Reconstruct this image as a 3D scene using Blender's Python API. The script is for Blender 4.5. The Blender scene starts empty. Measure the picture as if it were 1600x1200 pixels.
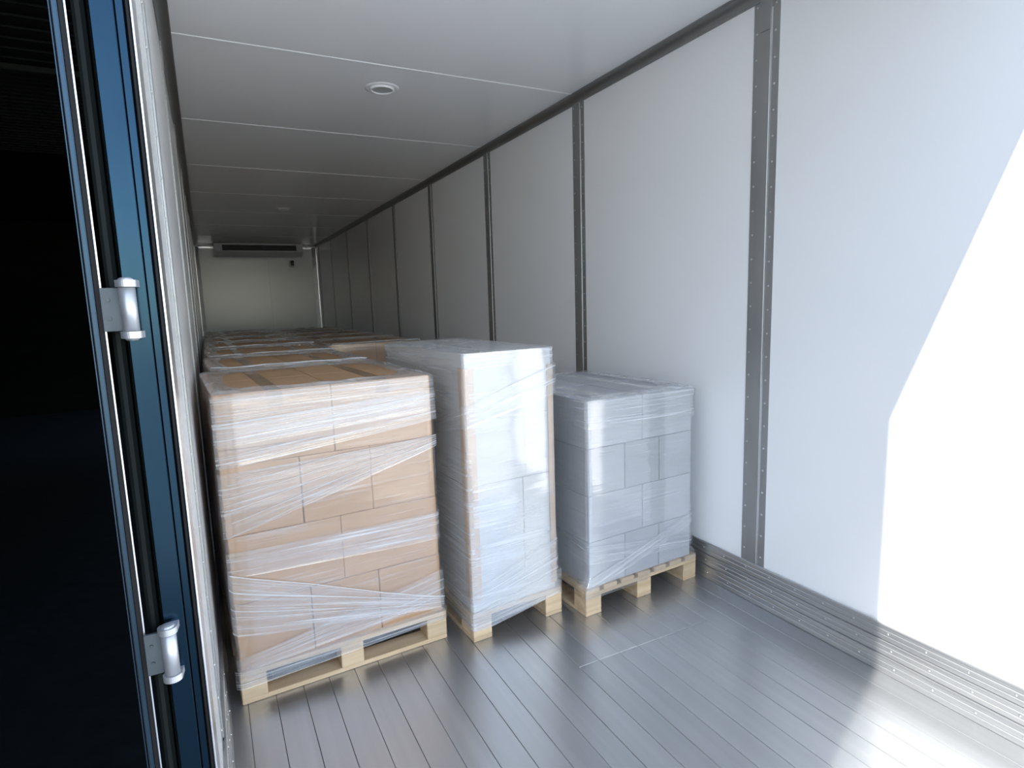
import bpy, bmesh, math, random
from mathutils import Vector, Matrix, noise

random.seed(7)
scene = bpy.context.scene
C = scene.collection

# ------------------------------------------------------------------ camera
F_PX, YAW, PITCH, ROLL = 923.9, 0.4727, -0.1408, -0.0312
cam_d = bpy.data.cameras.new('camera')
cam_d.sensor_fit = 'HORIZONTAL'; cam_d.sensor_width = 36.0
cam_d.lens = 36.0 * F_PX / 1600.0
cam_d.clip_start = 0.02
cam = bpy.data.objects.new('camera', cam_d); C.objects.link(cam)
fw = Vector((math.sin(YAW)*math.cos(PITCH), math.cos(YAW)*math.cos(PITCH), math.sin(PITCH)))
rt = Vector((math.cos(YAW), -math.sin(YAW), 0)); up = rt.cross(fw)
r2 = rt*math.cos(ROLL) + up*math.sin(ROLL); u2 = -rt*math.sin(ROLL) + up*math.cos(ROLL)
cam.matrix_world = Matrix(((r2.x, u2.x, -fw.x, 0.0954), (r2.y, u2.y, -fw.y, 0.0), (r2.z, u2.z, -fw.z, 1.577), (0, 0, 0, 1)))
scene.camera = cam

# ------------------------------------------------------------------ sky, sun, exposure
SUN_DIR = Vector((1.0, 0.37, -1.036)).normalized()
SKY_STRENGTH, SUN_STRENGTH, EXPOSURE = 0.72, 9.5, 0.10
world = bpy.data.worlds.new('sky'); scene.world = world; world.use_nodes = True
wn = world.node_tree.nodes; wl = world.node_tree.links
for n in list(wn): wn.remove(n)
sky = wn.new('ShaderNodeTexSky'); sky.sky_type = 'NISHITA'; sky.sun_disc = False
sky.sun_elevation = math.asin(-SUN_DIR.z)
sky.sun_rotation = math.atan2(-SUN_DIR.x, -SUN_DIR.y)
sky.air_density = 1.0; sky.dust_density = 0.2; sky.ozone_density = 1.0
bg = wn.new('ShaderNodeBackground'); bg.inputs['Strength'].default_value = SKY_STRENGTH
wo = wn.new('ShaderNodeOutputWorld')
hs = wn.new('ShaderNodeHueSaturation'); hs.inputs['Saturation'].default_value = 0.68
wl.new(sky.outputs['Color'], hs.inputs['Color']); wl.new(hs.outputs['Color'], bg.inputs['Color']); wl.new(bg.outputs[0], wo.inputs['Surface'])
sun_d = bpy.data.lights.new('sun', 'SUN'); sun_d.energy = SUN_STRENGTH; sun_d.angle = math.radians(0.53)
sun_d.color = (1.0, 0.975, 0.93)
sun = bpy.data.objects.new('sun', sun_d); C.objects.link(sun)
sun.rotation_euler = SUN_DIR.to_track_quat('-Z', 'Y').to_euler(); sun.location = (-6, -4, 9)
scene.view_settings.view_transform = 'Standard'; scene.view_settings.look = 'None'
scene.view_settings.gamma = 1.0; scene.view_settings.use_curve_mapping = False
scene.view_settings.exposure = EXPOSURE
scene.cycles.transparent_max_bounces = 24
scene.cycles.max_bounces = 16; scene.cycles.diffuse_bounces = 12; scene.cycles.glossy_bounces = 5

# ------------------------------------------------------------------ materials
def mat(name):
    m = bpy.data.materials.new(name); m.use_nodes = True
    nt = m.node_tree
    for n in list(nt.nodes): nt.nodes.remove(n)
    out = nt.nodes.new('ShaderNodeOutputMaterial')
    b = nt.nodes.new('ShaderNodeBsdfPrincipled')
    nt.links.new(b.outputs[0], out.inputs['Surface'])
    return m, nt, b, out

def nd(nt, t, **kw):
    n = nt.nodes.new(t)
    for k, v in kw.items():
        if k in n.inputs.keys() if hasattr(n.inputs, 'keys') else False: n.inputs[k].default_value = v
        else: setattr(n, k, v)
    return n

def math_n(nt, op, a, b=None, clamp=False):
    n = nt.nodes.new('ShaderNodeMath'); n.operation = op; n.use_clamp = clamp
    for i, v in enumerate((a, b)):
        if v is None: continue
        if isinstance(v, (int, float)): n.inputs[i].default_value = v
        else: nt.links.new(v, n.inputs[i])
    return n.outputs[0]

def noise_col(nt, b, ca, cb, scale=(5, 5, 5), nscale=1.0, detail=4, rand=0.0, lo=0.3, hi=0.7, coord='Object'):
    """base colour = noise between two colours, with a small per-object shift"""
    tc = nt.nodes.new('ShaderNodeTexCoord'); mp = nt.nodes.new('ShaderNodeMapping')
    mp.inputs['Scale'].default_value = scale
    nt.links.new(tc.outputs[coord], mp.inputs['Vector'])
    vec = mp.outputs[0]
    oi = nt.nodes.new('ShaderNodeObjectInfo')
    ad = nt.nodes.new('ShaderNodeVectorMath'); ad.operation = 'ADD'
    sc = nt.nodes.new('ShaderNodeVectorMath'); sc.operation = 'SCALE'; sc.inputs['Scale'].default_value = 37.0
    cb3 = nt.nodes.new('ShaderNodeCombineXYZ')
    for i in range(3): nt.links.new(oi.outputs['Random'], cb3.inputs[i])
    nt.links.new(cb3.outputs[0], sc.inputs[0]); nt.links.new(vec, ad.inputs[0]); nt.links.new(sc.outputs[0], ad.inputs[1])
    nz = nt.nodes.new('ShaderNodeTexNoise'); nz.inputs['Scale'].default_value = nscale; nz.inputs['Detail'].default_value = detail
    nt.links.new(ad.outputs[0], nz.inputs['Vector'])
    rp = nt.nodes.new('ShaderNodeValToRGB')
    rp.color_ramp.elements[0].position = lo; rp.color_ramp.elements[1].position = hi
    rp.color_ramp.elements[0].color = (*ca, 1); rp.color_ramp.elements[1].color = (*cb, 1)
    nt.links.new(nz.outputs['Fac'], rp.inputs['Fac'])
    col = rp.outputs[0]
    if rand:
        hs = nt.nodes.new('ShaderNodeHueSaturation')
        v = math_n(nt, 'ADD', math_n(nt, 'MULTIPLY', oi.outputs['Random'], rand), 1.0 - rand/2)
        nt.links.new(v, hs.inputs['Value']); nt.links.new(col, hs.inputs['Color']); col = hs.outputs[0]
    nt.links.new(col, b.inputs['Base Color'])
    return nz.outputs['Fac'], ad.outputs[0]

def bump(nt, b, h, strength=0.2, dist=0.001):
    bp = nt.nodes.new('ShaderNodeBump'); bp.inputs['Strength'].default_value = strength; bp.inputs['Distance'].default_value = dist
    nt.links.new(h, bp.inputs['Height']); nt.links.new(bp.outputs[0], b.inputs['Normal'])

def simple(name, ca, cb, rough=0.5, metal=0.0, scale=(5, 5, 5), nscale=1.0, rand=0.0, bmp=0.0, bdist=0.001, spec=0.5, rvar=0.0, coat=0.0):
    m, nt, b, out = mat(name)
    f, v = noise_col(nt, b, ca, cb, scale, nscale, rand=rand)
    b.inputs['Roughness'].default_value = rough; b.inputs['Metallic'].default_value = metal
    b.inputs['Specular IOR Level'].default_value = spec
    b.inputs['Coat Weight'].default_value = coat
    if rvar:
        r = math_n(nt, 'ADD', math_n(nt, 'MULTIPLY', f, rvar), rough - rvar/2); nt.links.new(r, b.inputs['Roughness'])
    if bmp: bump(nt, b, f, bmp, bdist)
    return m

M = {}
M['panel'] = simple('white_composite_panel', (0.91, 0.91, 0.905), (0.93, 0.93, 0.925), 0.21, scale=(1.5, 1.5, 1.5), spec=0.5)
M['ceil'] = simple('white_ceiling_panel', (0.90, 0.895, 0.88), (0.92, 0.915, 0.90), 0.22, scale=(1.2, 1.2, 1.2))
M['steel'] = simple('galvanised_steel', (0.32, 0.32, 0.31), (0.38, 0.38, 0.37), 0.45, 0.6, scale=(9, 9, 2), rvar=0.15, bmp=0.05)
M['cove'] = simple('grey_cove_metal', (0.30, 0.30, 0.295), (0.36, 0.36, 0.35), 0.42, 0.85, scale=(4, 1, 4), rvar=0.1)
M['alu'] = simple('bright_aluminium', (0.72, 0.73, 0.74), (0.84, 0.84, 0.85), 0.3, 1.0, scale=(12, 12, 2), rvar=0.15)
M['rivet'] = simple('rivet_steel', (0.62, 0.62, 0.61), (0.7, 0.7, 0.7), 0.3, 1.0)
M['navy'] = simple('navy_metallic_paint', (0.014, 0.034, 0.053), (0.018, 0.040, 0.061), 0.18, 0.96, scale=(20, 20, 3), bmp=0.03)
M['navyedge'] = simple('navy_door_edge', (0.03, 0.055, 0.08), (0.04, 0.07, 0.10), 0.35, 0.8, scale=(30, 30, 3))
M['rubber'] = simple('black_rubber', (0.008, 0.008, 0.009), (0.014, 0.014, 0.014), 0.55, spec=0.25, scale=(30, 30, 5))
M['gasket'] = simple('grey_green_gasket', (0.010, 0.013, 0.012), (0.016, 0.02, 0.018), 0.6, spec=0.15, scale=(30, 30, 3))
M['zinc'] = simple('worn_zinc', (0.50, 0.51, 0.52), (0.68, 0.68, 0.69), 0.40, 0.65, scale=(60, 60, 25), rvar=0.2, bmp=0.15, bdist=0.0005)
M['wood'] = None
M['asphalt'] = simple('dark_asphalt', (0.007, 0.011, 0.015), (0.011, 0.016, 0.021), 0.8, spec=0.1, scale=(3, 3, 3), nscale=3, bmp=0.3, bdist=0.004)
M['yard'] = simple('yard_asphalt', (0.02, 0.0205, 0.022), (0.03, 0.031, 0.032), 0.9, scale=(1, 1, 1), nscale=1.5, bmp=0.2, bdist=0.004)
M['concrete'] = simple('yard_concrete', (0.46, 0.45, 0.43), (0.54, 0.53, 0.505), 0.85, scale=(1, 1, 1), nscale=1.5, bmp=0.2, bdist=0.004)
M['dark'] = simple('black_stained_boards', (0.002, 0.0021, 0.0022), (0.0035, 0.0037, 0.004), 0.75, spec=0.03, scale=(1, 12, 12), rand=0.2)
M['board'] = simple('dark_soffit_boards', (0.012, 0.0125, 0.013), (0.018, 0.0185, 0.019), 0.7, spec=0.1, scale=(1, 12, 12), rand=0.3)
M['unit'] = simple('grey_white_unit_shell', (0.68, 0.69, 0.69), (0.72, 0.73, 0.73), 0.4, scale=(3, 3, 3))
M['black'] = simple('black_grille', (0.006, 0.006, 0.007), (0.01, 0.01, 0.011), 0.5)
M['lens'] = simple('grey_lamp_lens', (0.42, 0.42, 0.40), (0.46, 0.46, 0.44), 0.3)
M['plate'] = simple('dull_hinge_plate', (0.07, 0.085, 0.09), (0.10, 0.115, 0.12), 0.5, 0.3, scale=(60, 60, 25))
M['white'] = simple('white_plastic', (0.92, 0.92, 0.91), (0.94, 0.94, 0.93), 0.35)

# wood
def wood():
    m, nt, b, out = mat('pale_pine')
    f, v = noise_col(nt, b, (0.47, 0.33, 0.19), (0.66, 0.50, 0.32), (2, 22, 30), 1.0, 5, rand=0.22, lo=0.3, hi=0.72)
    b.inputs['Roughness'].default_value = 0.65
    bump(nt, b, f, 0.25, 0.002)
    return m
M['wood'] = wood()

def carton(name, ca, cb, fine):
    m, nt, b, out = mat(name)
    f, v = noise_col(nt, b, ca, cb, (3, 3, 9), 1.0, 5, rand=0.10, lo=0.35, hi=0.7)
    b.inputs['Roughness'].default_value = 0.55; b.inputs['Specular IOR Level'].default_value = 0.35
    # faint flutes of the corrugated board
    tc = nt.nodes.new('ShaderNodeTexCoord'); mp = nt.nodes.new('ShaderNodeMapping'); mp.inputs['Scale'].default_value = (170, 170, 6)
    nt.links.new(tc.outputs['Object'], mp.inputs['Vector'])
    nz = nt.nodes.new('ShaderNodeTexNoise'); nz.inputs['Scale'].default_value = 1.0; nz.inputs['Detail'].default_value = 2
    nt.links.new(mp.outputs[0], nz.inputs['Vector'])
    bump(nt, b, nz.outputs['Fac'], fine, 0.0006)
    return m
M['brown'] = carton('brown_cardboard', (0.42, 0.252, 0.135), (0.485, 0.30, 0.165), 0.35)
M['whitebox'] = carton('white_cardboard', (0.54, 0.54, 0.53), (0.60, 0.60, 0.59), 0.15)
M['greybox'] = carton('pale_grey_cardboard', (0.41, 0.415, 0.43), (0.46, 0.465, 0.475), 0.15)
M['tape'] = simple('brown_packing_tape', (0.31, 0.19, 0.10), (0.37, 0.235, 0.13), 0.2, scale=(8, 8, 8), bmp=0.3, bdist=0.001)
M['whitetape'] = simple('clear_packing_tape', (0.60, 0.60, 0.58), (0.66, 0.66, 0.64), 0.15, scale=(8, 8, 8), bmp=0.2)
M['protector'] = simple('kraft_corner_board', (0.50, 0.35, 0.23), (0.56, 0.40, 0.27), 0.45, scale=(3, 3, 12))

# floor planks: brushed aluminium with streaks along the length
def planks():
    m, nt, b, out = mat('brushed_aluminium_planks')
    f, v = noise_col(nt, b, (0.50, 0.51, 0.515), (0.58, 0.585, 0.59), (26, 0.5, 5), 1.0, 3, rand=0.06, lo=0.2, hi=0.8)
    b.inputs['Metallic'].default_value = 0.88
    tc = nt.nodes.new('ShaderNodeTexCoord')
    n2 = nt.nodes.new('ShaderNodeTexNoise'); n2.inputs['Scale'].default_value = 1.6; n2.inputs['Detail'].default_value = 1
    geo = nt.nodes.new('ShaderNodeNewGeometry')
    nt.links.new(geo.outputs['Position'], n2.inputs['Vector'])
    r = math_n(nt, 'ADD', math_n(nt, 'MULTIPLY', n2.outputs['Fac'], 0.16), math_n(nt, 'ADD', math_n(nt, 'MULTIPLY', f, 0.03), 0.25))
    nt.links.new(r, b.inputs['Roughness'])
    n3 = nt.nodes.new('ShaderNodeTexNoise'); n3.inputs['Scale'].default_value = 6.0; n3.inputs['Detail'].default_value = 2
    nt.links.new(geo.outputs['Position'], n3.inputs['Vector'])
    h = math_n(nt, 'ADD', math_n(nt, 'MULTIPLY', n3.outputs['Fac'], 1.0), math_n(nt, 'MULTIPLY', f, 0.0))
    bump(nt, b, h, 0.12, 0.004)
    return m
M['plank'] = planks()
M['kick'] = simple('brushed_kick_plate', (0.42, 0.425, 0.43), (0.52, 0.52, 0.52), 0.34, 0.85, scale=(6, 1.2, 40), rvar=0.1, bmp=0.12, bdist=0.001)

# stretch film: u runs along the wrap, v across it; streaks follow u
def film(name, base=0.06, amp=0.55, vs=60.0, us=1.2, thr=0.50, gloss=0.095, mask_scale=(2.2, 5.0), rough=0.12, tint=(0.86, 0.87, 0.88)):
    m = bpy.data.materials.new(name); m.use_nodes = True; nt = m.node_tree
    for n in list(nt.nodes): nt.nodes.remove(n)
    L = nt.links.new
    out = nt.nodes.new('ShaderNodeOutputMaterial')
    uv = nt.nodes.new('ShaderNodeUVMap'); uv.uv_map = 'UVMap'
    oi = nt.nodes.new('ShaderNodeObjectInfo')
    def nz(sx, sy, detail, dist, off):
        mp = nt.nodes.new('ShaderNodeMapping'); mp.inputs['Scale'].default_value = (sx, sy, 1); mp.inputs['Location'].default_value = (off, off*1.7, off)
        L(uv.outputs[0], mp.inputs['Vector'])
        ad = nt.nodes.new('ShaderNodeVectorMath'); ad.operation = 'ADD'; L(mp.outputs[0], ad.inputs[0])
        cb = nt.nodes.new('ShaderNodeCombineXYZ'); L(math_n(nt, 'MULTIPLY', oi.outputs['Random'], 23.0), cb.inputs[2]); L(cb.outputs[0], ad.inputs[1])
        t = nt.nodes.new('ShaderNodeTexNoise'); t.inputs['Scale'].default_value = 1; t.inputs['Detail'].default_value = detail; t.inputs['Distortion'].default_value = dist
        L(ad.outputs[0], t.inputs['Vector']); return t.outputs['Fac']
    s1 = nz(us, vs, 3, 0.15, 3.1)
    s2 = nz(us*2.6, vs*2.1, 2, 0.1, 7.7)
    mk = nz(mask_scale[0], mask_scale[1], 2, 0.4, 1.3)
    def ramp(x, a, b):
        n = nt.nodes.new('ShaderNodeMapRange'); n.interpolation_type = 'SMOOTHSTEP'
        n.inputs['From Min'].default_value = a; n.inputs['From Max'].default_value = b; L(x, n.inputs['Value']); return n.outputs[0]
    k1 = ramp(s1, thr, thr + 0.20); k2 = ramp(s2, thr + 0.02, thr + 0.20); km = ramp(mk, 0.36, 0.66)
    st = math_n(nt, 'MAXIMUM', k1, math_n(nt, 'MULTIPLY', k2, 0.7))
    st = math_n(nt, 'MULTIPLY', st, math_n(nt, 'ADD', math_n(nt, 'MULTIPLY', km, 0.8), 0.2))
    op = math_n(nt, 'ADD', math_n(nt, 'MULTIPLY', st, amp), base, clamp=True)
    op = math_n(nt, 'ADD', op, math_n(nt, 'MULTIPLY', km, base*0.8), clamp=True)
    bp = nt.nodes.new('ShaderNodeBump'); bp.inputs['Strength'].default_value = 0.5; bp.inputs['Distance'].default_value = 0.0012
    L(math_n(nt, 'ADD', s1, math_n(nt, 'MULTIPLY', s2, 0.5)), bp.inputs['Height'])
    tr = nt.nodes.new('ShaderNodeBsdfTransparent'); tr.inputs[0].default_value = (0.985, 0.985, 0.985, 1)
    df = nt.nodes.new('ShaderNodeBsdfDiffuse'); df.inputs[0].default_value = (*tint, 1); L(bp.outputs[0], df.inputs['Normal'])
    tl = nt.nodes.new('ShaderNodeBsdfTranslucent'); tl.inputs[0].default_value = (*tint, 1)
    dm = nt.nodes.new('ShaderNodeMixShader'); dm.inputs[0].default_value = 0.3; L(df.outputs[0], dm.inputs[1]); L(tl.outputs[0], dm.inputs[2])
    gl = nt.nodes.new('ShaderNodeBsdfGlossy'); gl.inputs['Roughness'].default_value = rough; gl.inputs[0].default_value = (1, 1, 1, 1); L(bp.outputs[0], gl.inputs['Normal'])
    m1 = nt.nodes.new('ShaderNodeMixShader'); L(op, m1.inputs[0]); L(tr.outputs[0], m1.inputs[1]); L(dm.outputs[0], m1.inputs[2])
    lw = nt.nodes.new('ShaderNodeLayerWeight'); lw.inputs['Blend'].default_value = 0.5
    fr = math_n(nt, 'ADD', math_n(nt, 'MULTIPLY', math_n(nt, 'POWER', lw.outputs['Facing'], 4.0), 0.45), gloss, clamp=True)
    fr = math_n(nt, 'ADD', fr, math_n(nt, 'MULTIPLY', st, 0.05), clamp=True)
    m2 = nt.nodes.new('ShaderNodeMixShader'); L(fr, m2.inputs[0]); L(m1.outputs[0], m2.inputs[1]); L(gl.outputs[0], m2.inputs[2])
    L(m2.outputs[0], out.inputs['Surface'])
    return m
M['film'] = film('clear_stretch_film', base=0.03, amp=0.28, thr=0.53, gloss=0.11)
M['filmband'] = film('stretch_film_band', base=0.06, amp=0.62, thr=0.47, vs=1.0, us=1.0, mask_scale=(2.0, 0.5))
M['filmtop'] = film('crumpled_stretch_film', base=0.20, amp=0.40, thr=0.48, vs=22, us=6, mask_scale=(5, 8), rough=0.2)
M['filmdense'] = film('dense_stretch_film', base=0.16, amp=0.42, thr=0.50, gloss=0.19, rough=0.09)
M['filmlow'] = film('smooth_stretch_film', base=0.03, amp=0.25, thr=0.54, gloss=0.18, rough=0.08)

M['crease'] = film('gathered_film_rope', base=0.55, amp=0.3, rough=0.25)

# ------------------------------------------------------------------ mesh helpers
def add_box(bm, x0, x1, y0, y1, z0, z1, bev=0.0):
    vs = [bm.verts.new(p) for p in ((x0, y0, z0), (x1, y0, z0), (x1, y1, z0), (x0, y1, z0), (x0, y0, z1), (x1, y0, z1), (x1, y1, z1), (x0, y1, z1))]
    fs = [bm.faces.new([vs[i] for i in q]) for q in ((3, 2, 1, 0), (4, 5, 6, 7), (0, 1, 5, 4), (1, 2, 6, 5), (2, 3, 7, 6), (3, 0, 4, 7))]
    if bev:
        es = list({e for f in fs for e in f.edges})
        bmesh.ops.bevel(bm, geom=es, offset=bev, segments=1, affect='EDGES', profile=0.5)

def add_cyl(bm, c, r0, r1, h, axis='z', seg=16, z0=0.0):
    rings = []
    for k, r in ((0, r0), (1, r1)):
        ring = []
        for i in range(seg):
            a = 2*math.pi*i/seg
            p = (r*math.cos(a), r*math.sin(a), h*k)
            if axis == 'x': p = (p[2], p[0], p[1])
            elif axis == 'y': p = (p[0], p[2], p[1])
            ring.append(bm.verts.new((c[0]+p[0], c[1]+p[1], c[2]+p[2])))
        rings.append(ring)
    for i in range(seg):
        j = (i+1) % seg
        bm.faces.new((rings[0][i], rings[0][j], rings[1][j], rings[1][i]))
    bm.faces.new(rings[0][::-1]); bm.faces.new(rings[1])

def lathe(bm, prof, c=(0, 0, 0), seg=32):
    rings = [[bm.verts.new((c[0]+r*math.cos(2*math.pi*i/seg), c[1]+r*math.sin(2*math.pi*i/seg), c[2]+z)) for i in range(seg)] for r, z in prof]
    for a, b in zip(rings, rings[1:]):
        for i in range(seg):
            j = (i+1) % seg; bm.faces.new((a[i], a[j], b[j], b[i]))
    return rings

def extrude_profile(bm, pts, y0, y1, closed=True):
    """profile in (x, z), extruded along y"""
    a = [bm.verts.new((x, y0, z)) for x, z in pts]; b = [bm.verts.new((x, y1, z)) for x, z in pts]
    n = len(pts)
    for i in range(n if closed else n-1):
        j = (i+1) % n; bm.faces.new((a[i], a[j], b[j], b[i]))
    if closed: bm.faces.new(a[::-1]); bm.faces.new(b)

def extrude_z(bm, pts, z0, z1):
    a = [bm.verts.new((x, y, z0)) for x, y in pts]; b = [bm.verts.new((x, y, z1)) for x, y in pts]
    n = len(pts)
    for i in range(n):
        j = (i+1) % n; bm.faces.new((a[i], a[j], b[j], b[i]))
    bm.faces.new(a[::-1]); bm.faces.new(b)

def mesh(name, bm, material, smooth=False):
    bmesh.ops.recalc_face_normals(bm, faces=bm.faces)
    me = bpy.data.meshes.new(name); bm.to_mesh(me); bm.free()
    me.materials.append(M[material] if isinstance(material, str) else material)
    if smooth:
        for p in me.polygons: p.use_smooth = True
    return me

def link(name, me, parent=None, loc=(0, 0, 0), rz=0.0):
    o = bpy.data.objects.new(name, me); C.objects.link(o)
    o.location = loc; o.rotation_euler = (0, 0, rz)
    if parent: o.parent = parent
    return o

def obj(name, bm, material, parent=None, smooth=False, loc=(0, 0, 0), rz=0.0):
    return link(name, mesh(name, bm, material, smooth), parent, loc, rz)

def tag(o, label, cat, group=None):
    o['label'] = label; o['category'] = cat
    if group: o['group'] = group
    return o

def struct(o, label, cat):
    o['kind'] = 'structure'; return tag(o, label, cat)

def B(*a, **k):
    bm = bmesh.new(); add_box(bm, *a, **k); return bm

# ------------------------------------------------------------------ trailer shell
XL, XR, H, YR, YB = 0.02, 2.48, 2.94, 0.70, 14.34
POSTS = [2.012, 3.548, 5.025, 6.54, 8.0, 9.46, 10.97, 12.49, 13.90]
PW = 0.141

floor = struct(obj('floor', B(XL-0.02, XR+0.02, YR, YB+0.05, -0.14, -0.02), 'kick'), 'brushed aluminium plank floor of the trailer', 'floor')
edges_x = [XL]
x = XL + 0.087
while x < XR - 0.03:
    edges_x.append(x); x += 0.107 + 0.004*math.sin(x*31)
edges_x.append(XR)
plank_meshes = {}
for i, (a, b) in enumerate(zip(edges_x, edges_x[1:])):
    joint = (1.98 if a > 1.3 and a < 2.1 else 3.3) + 0.0*i
    for (ya, yb) in ((YR, joint), (joint, 7.8), (7.8, YB)):
        w = b - a - 0.0016; ln = yb - ya - 0.0028
        bm = bmesh.new(); add_box(bm, -w/2, w/2, -ln/2, ln/2, -0.02, 0.0 , bev=0.0011)
        obj('plank', bm, 'plank', floor, loc=((a+b)/2, (ya+yb)/2, random.uniform(-0.0006, 0.0)))

def make_post(parent, side, yc):
    """hat section: two riveted flanges with a raised centre channel"""
    s = -1 if side == 'right' else 1
    X = XR if side == 'right' else XL
    y0, y1 = yc - PW/2, yc + PW/2
    bm = bmesh.new()
    pr = 0.006
    pts = [(X, y0), (X+s*0.002, y0), (X+s*0.002, y0+0.045), (X+s*pr, y0+0.047), (X+s*pr, y0+0.103), (X+s*0.0035, y0+0.1045), (X+s*0.002, y0+0.106), (X+s*0.002, y1), (X, y1)]
    extrude_z(bm, pts, 0.205, H-0.05)
    po = obj('post', bm, 'steel', parent)
    bm = bmesh.new()
    add_box(bm, min(X+s*pr, X+s*(pr+0.003)), max(X+s*pr, X+s*(pr+0.003)), y0+0.049, y0+0.103, H-0.19, H-0.05, bev=0.0008)
    obj('post_cap', bm, 'steel', po)
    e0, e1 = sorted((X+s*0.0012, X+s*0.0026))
    obj('edge_strip', B(e0, e1, y0+0.0375, y0+0.0445, 0.21, H-0.10), 'alu', po)  # bright metal strip added to stand in for the channel's lit side face
    bm = bmesh.new()
    z = 0.25; k = 0
    while z < H - 0.07:
        for yy, dz in ((y0+0.022, 0.0), (y1-0.018, 0.018)):
            base = X + s*0.002
            rings = []
            for r, t in ((0.0052, 0.0), (0.0045, 0.0016), (0.0025, 0.0028)):
                rings.append([bm.verts.new((base+s*t, yy+r*math.cos(q*math.pi/4), z+dz+r*math.sin(q*math.pi/4))) for q in range(8)])
            for ra, rb in zip(rings, rings[1:]):
                for q in range(8): bm.faces.new((ra[q], ra[(q+1) % 8], rb[(q+1) % 8], rb[q]))
            bm.faces.new(rings[-1])
        z += 0.113
    rv = obj('rivets', bm, 'rivet', po); rv['kind'] = 'stuff'
    return po

for side in ('right', 'left'):
    X = XR if side == 'right' else XL
    if side == 'right':
        w = struct(obj('wall_right', B(X+0.03, X+0.075, YR+0.02, YB+0.06, -0.14, H+0.1), 'navy'), 'white panelled right wall of the trailer with riveted steel posts', 'wall')
        ps = [YR+0.02] + POSTS + [YB]
    else:
        w = struct(obj('wall_left', B(-0.014, -0.004, 0.95, YB+0.06, -0.14, H+0.1), 'navy'), 'white panelled left wall of the trailer with riveted steel posts', 'wall')
        ps = [0.95] + POSTS + [YB]
    for a, b in zip(ps, ps[1:]):
        bm = bmesh.new()
        if side == 'right': add_box(bm, X, X+0.029, a+0.001, b-0.001, -0.02, H+0.05)
        else: add_box(bm, X-0.023, X, a+0.001, b-0.001, -0.02, H+0.05)
        obj('wall_panel', bm, 'panel', w)
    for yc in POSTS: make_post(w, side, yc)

    # kick plate
    s = -1 if side == 'right' else 1
    y0 = YR+0.02 if side == 'right' else 0.95
    base = struct(obj('baseboard_'+side, B(min(X, X+s*0.006), max(X, X+s*0.006), y0, YB, 0.001, 0.20), 'kick'), 'ribbed aluminium kick plate along the foot of the %s wall' % side, 'kick plate')
    for (za, zb, o1, o2) in ((0.0, 0.072, 0.024, 0.016), (0.0745, 0.137, 0.017, 0.014), (0.1395, 0.205, 0.015, 0.012)):
        bm = bmesh.new()
        pts = [(X+s*0.006, za+0.001), (X+s*o1, za+0.001), (X+s*(o1+0.001), za+0.004)]
        n = 3
        for q in range(n):
            t0 = za + (zb-za)*(q+0.85)/n; ox = o1 + (o2-o1)*(t0-za)/(zb-za)
            if q < n-1: pts += [(X+s*ox, t0), (X+s*(ox-0.0016), t0+0.002), (X+s*(ox-0.0016), t0+0.005), (X+s*ox, t0+0.007)]
        pts += [(X+s*o2, zb-0.009), (X+s*(o2+0.004), zb-0.007), (X+s*(o2+0.004), zb-0.003), (X+s*o2, zb), (X+s*0.006, zb)]
        extrude_profile(bm, pts, y0, YB)
        obj('kick_strip', bm, 'kick', base)
    bm = bmesh.new()
    yy = y0 + 0.12
    while yy < (5.0 if side == 'right' else 3.0):
        for z, ox in ((0.035, 0.0205), (0.105, 0.0165), (0.172, 0.0145)):
            rings = []
            for r, t in ((0.0045, 0.0), (0.0038, 0.0014), (0.002, 0.0022)):
                rings.append([bm.verts.new((X+s*(ox+t), yy+z*0.25+r*math.cos(q*math.pi/4), z+r*math.sin(q*math.pi/4))) for q in range(8)])
            for ra, rb in zip(rings, rings[1:]):
                for q in range(8): bm.faces.new((ra[q], ra[(q+1) % 8], rb[(q+1) % 8], rb[q]))
            bm.faces.new(rings[-1])
        yy += 0.145
    rv = obj('rivets', bm, 'rivet', base); rv['kind'] = 'stuff'

# back wall with corner and top trims
wb = struct(obj('wall_back', B(XL-0.02, XR+0.03, YB+0.02, YB+0.08, -0.14, H+0.1), 'navy'), 'plain white bulkhead wall at the far end of the trailer', 'wall')
xm = (XL+XR)/2
for a, b in ((XL, xm+0.2), (xm+0.2, XR)):
    obj('wall_panel', B(a+0.001, b-0.001, YB, YB+0.02, 0, H+0.02), 'panel', wb)
for i, (xx, s) in enumerate(((XL, 1), (XR, -1))):
    bm = bmesh.new()
    pts = [(xx, YB), (xx, YB-0.10), (xx+s*0.012, YB-0.10), (xx+s*0.085, YB-0.015), (xx+s*0.085, YB)]
    extrude_z(bm, pts, 0.0, H-0.05)
    struct(obj('trim_%d' % (i+1), bm, 'alu'), 'bright corner strip at the %s end of the far wall' % ('left', 'right')[i], 'trim')
struct(obj('trim_3', B(XL+0.09, XR-0.09, YB-0.015, YB, H-0.075, H-0.04), 'alu'), 'light metal strip along the top of the far wall', 'trim')

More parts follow.
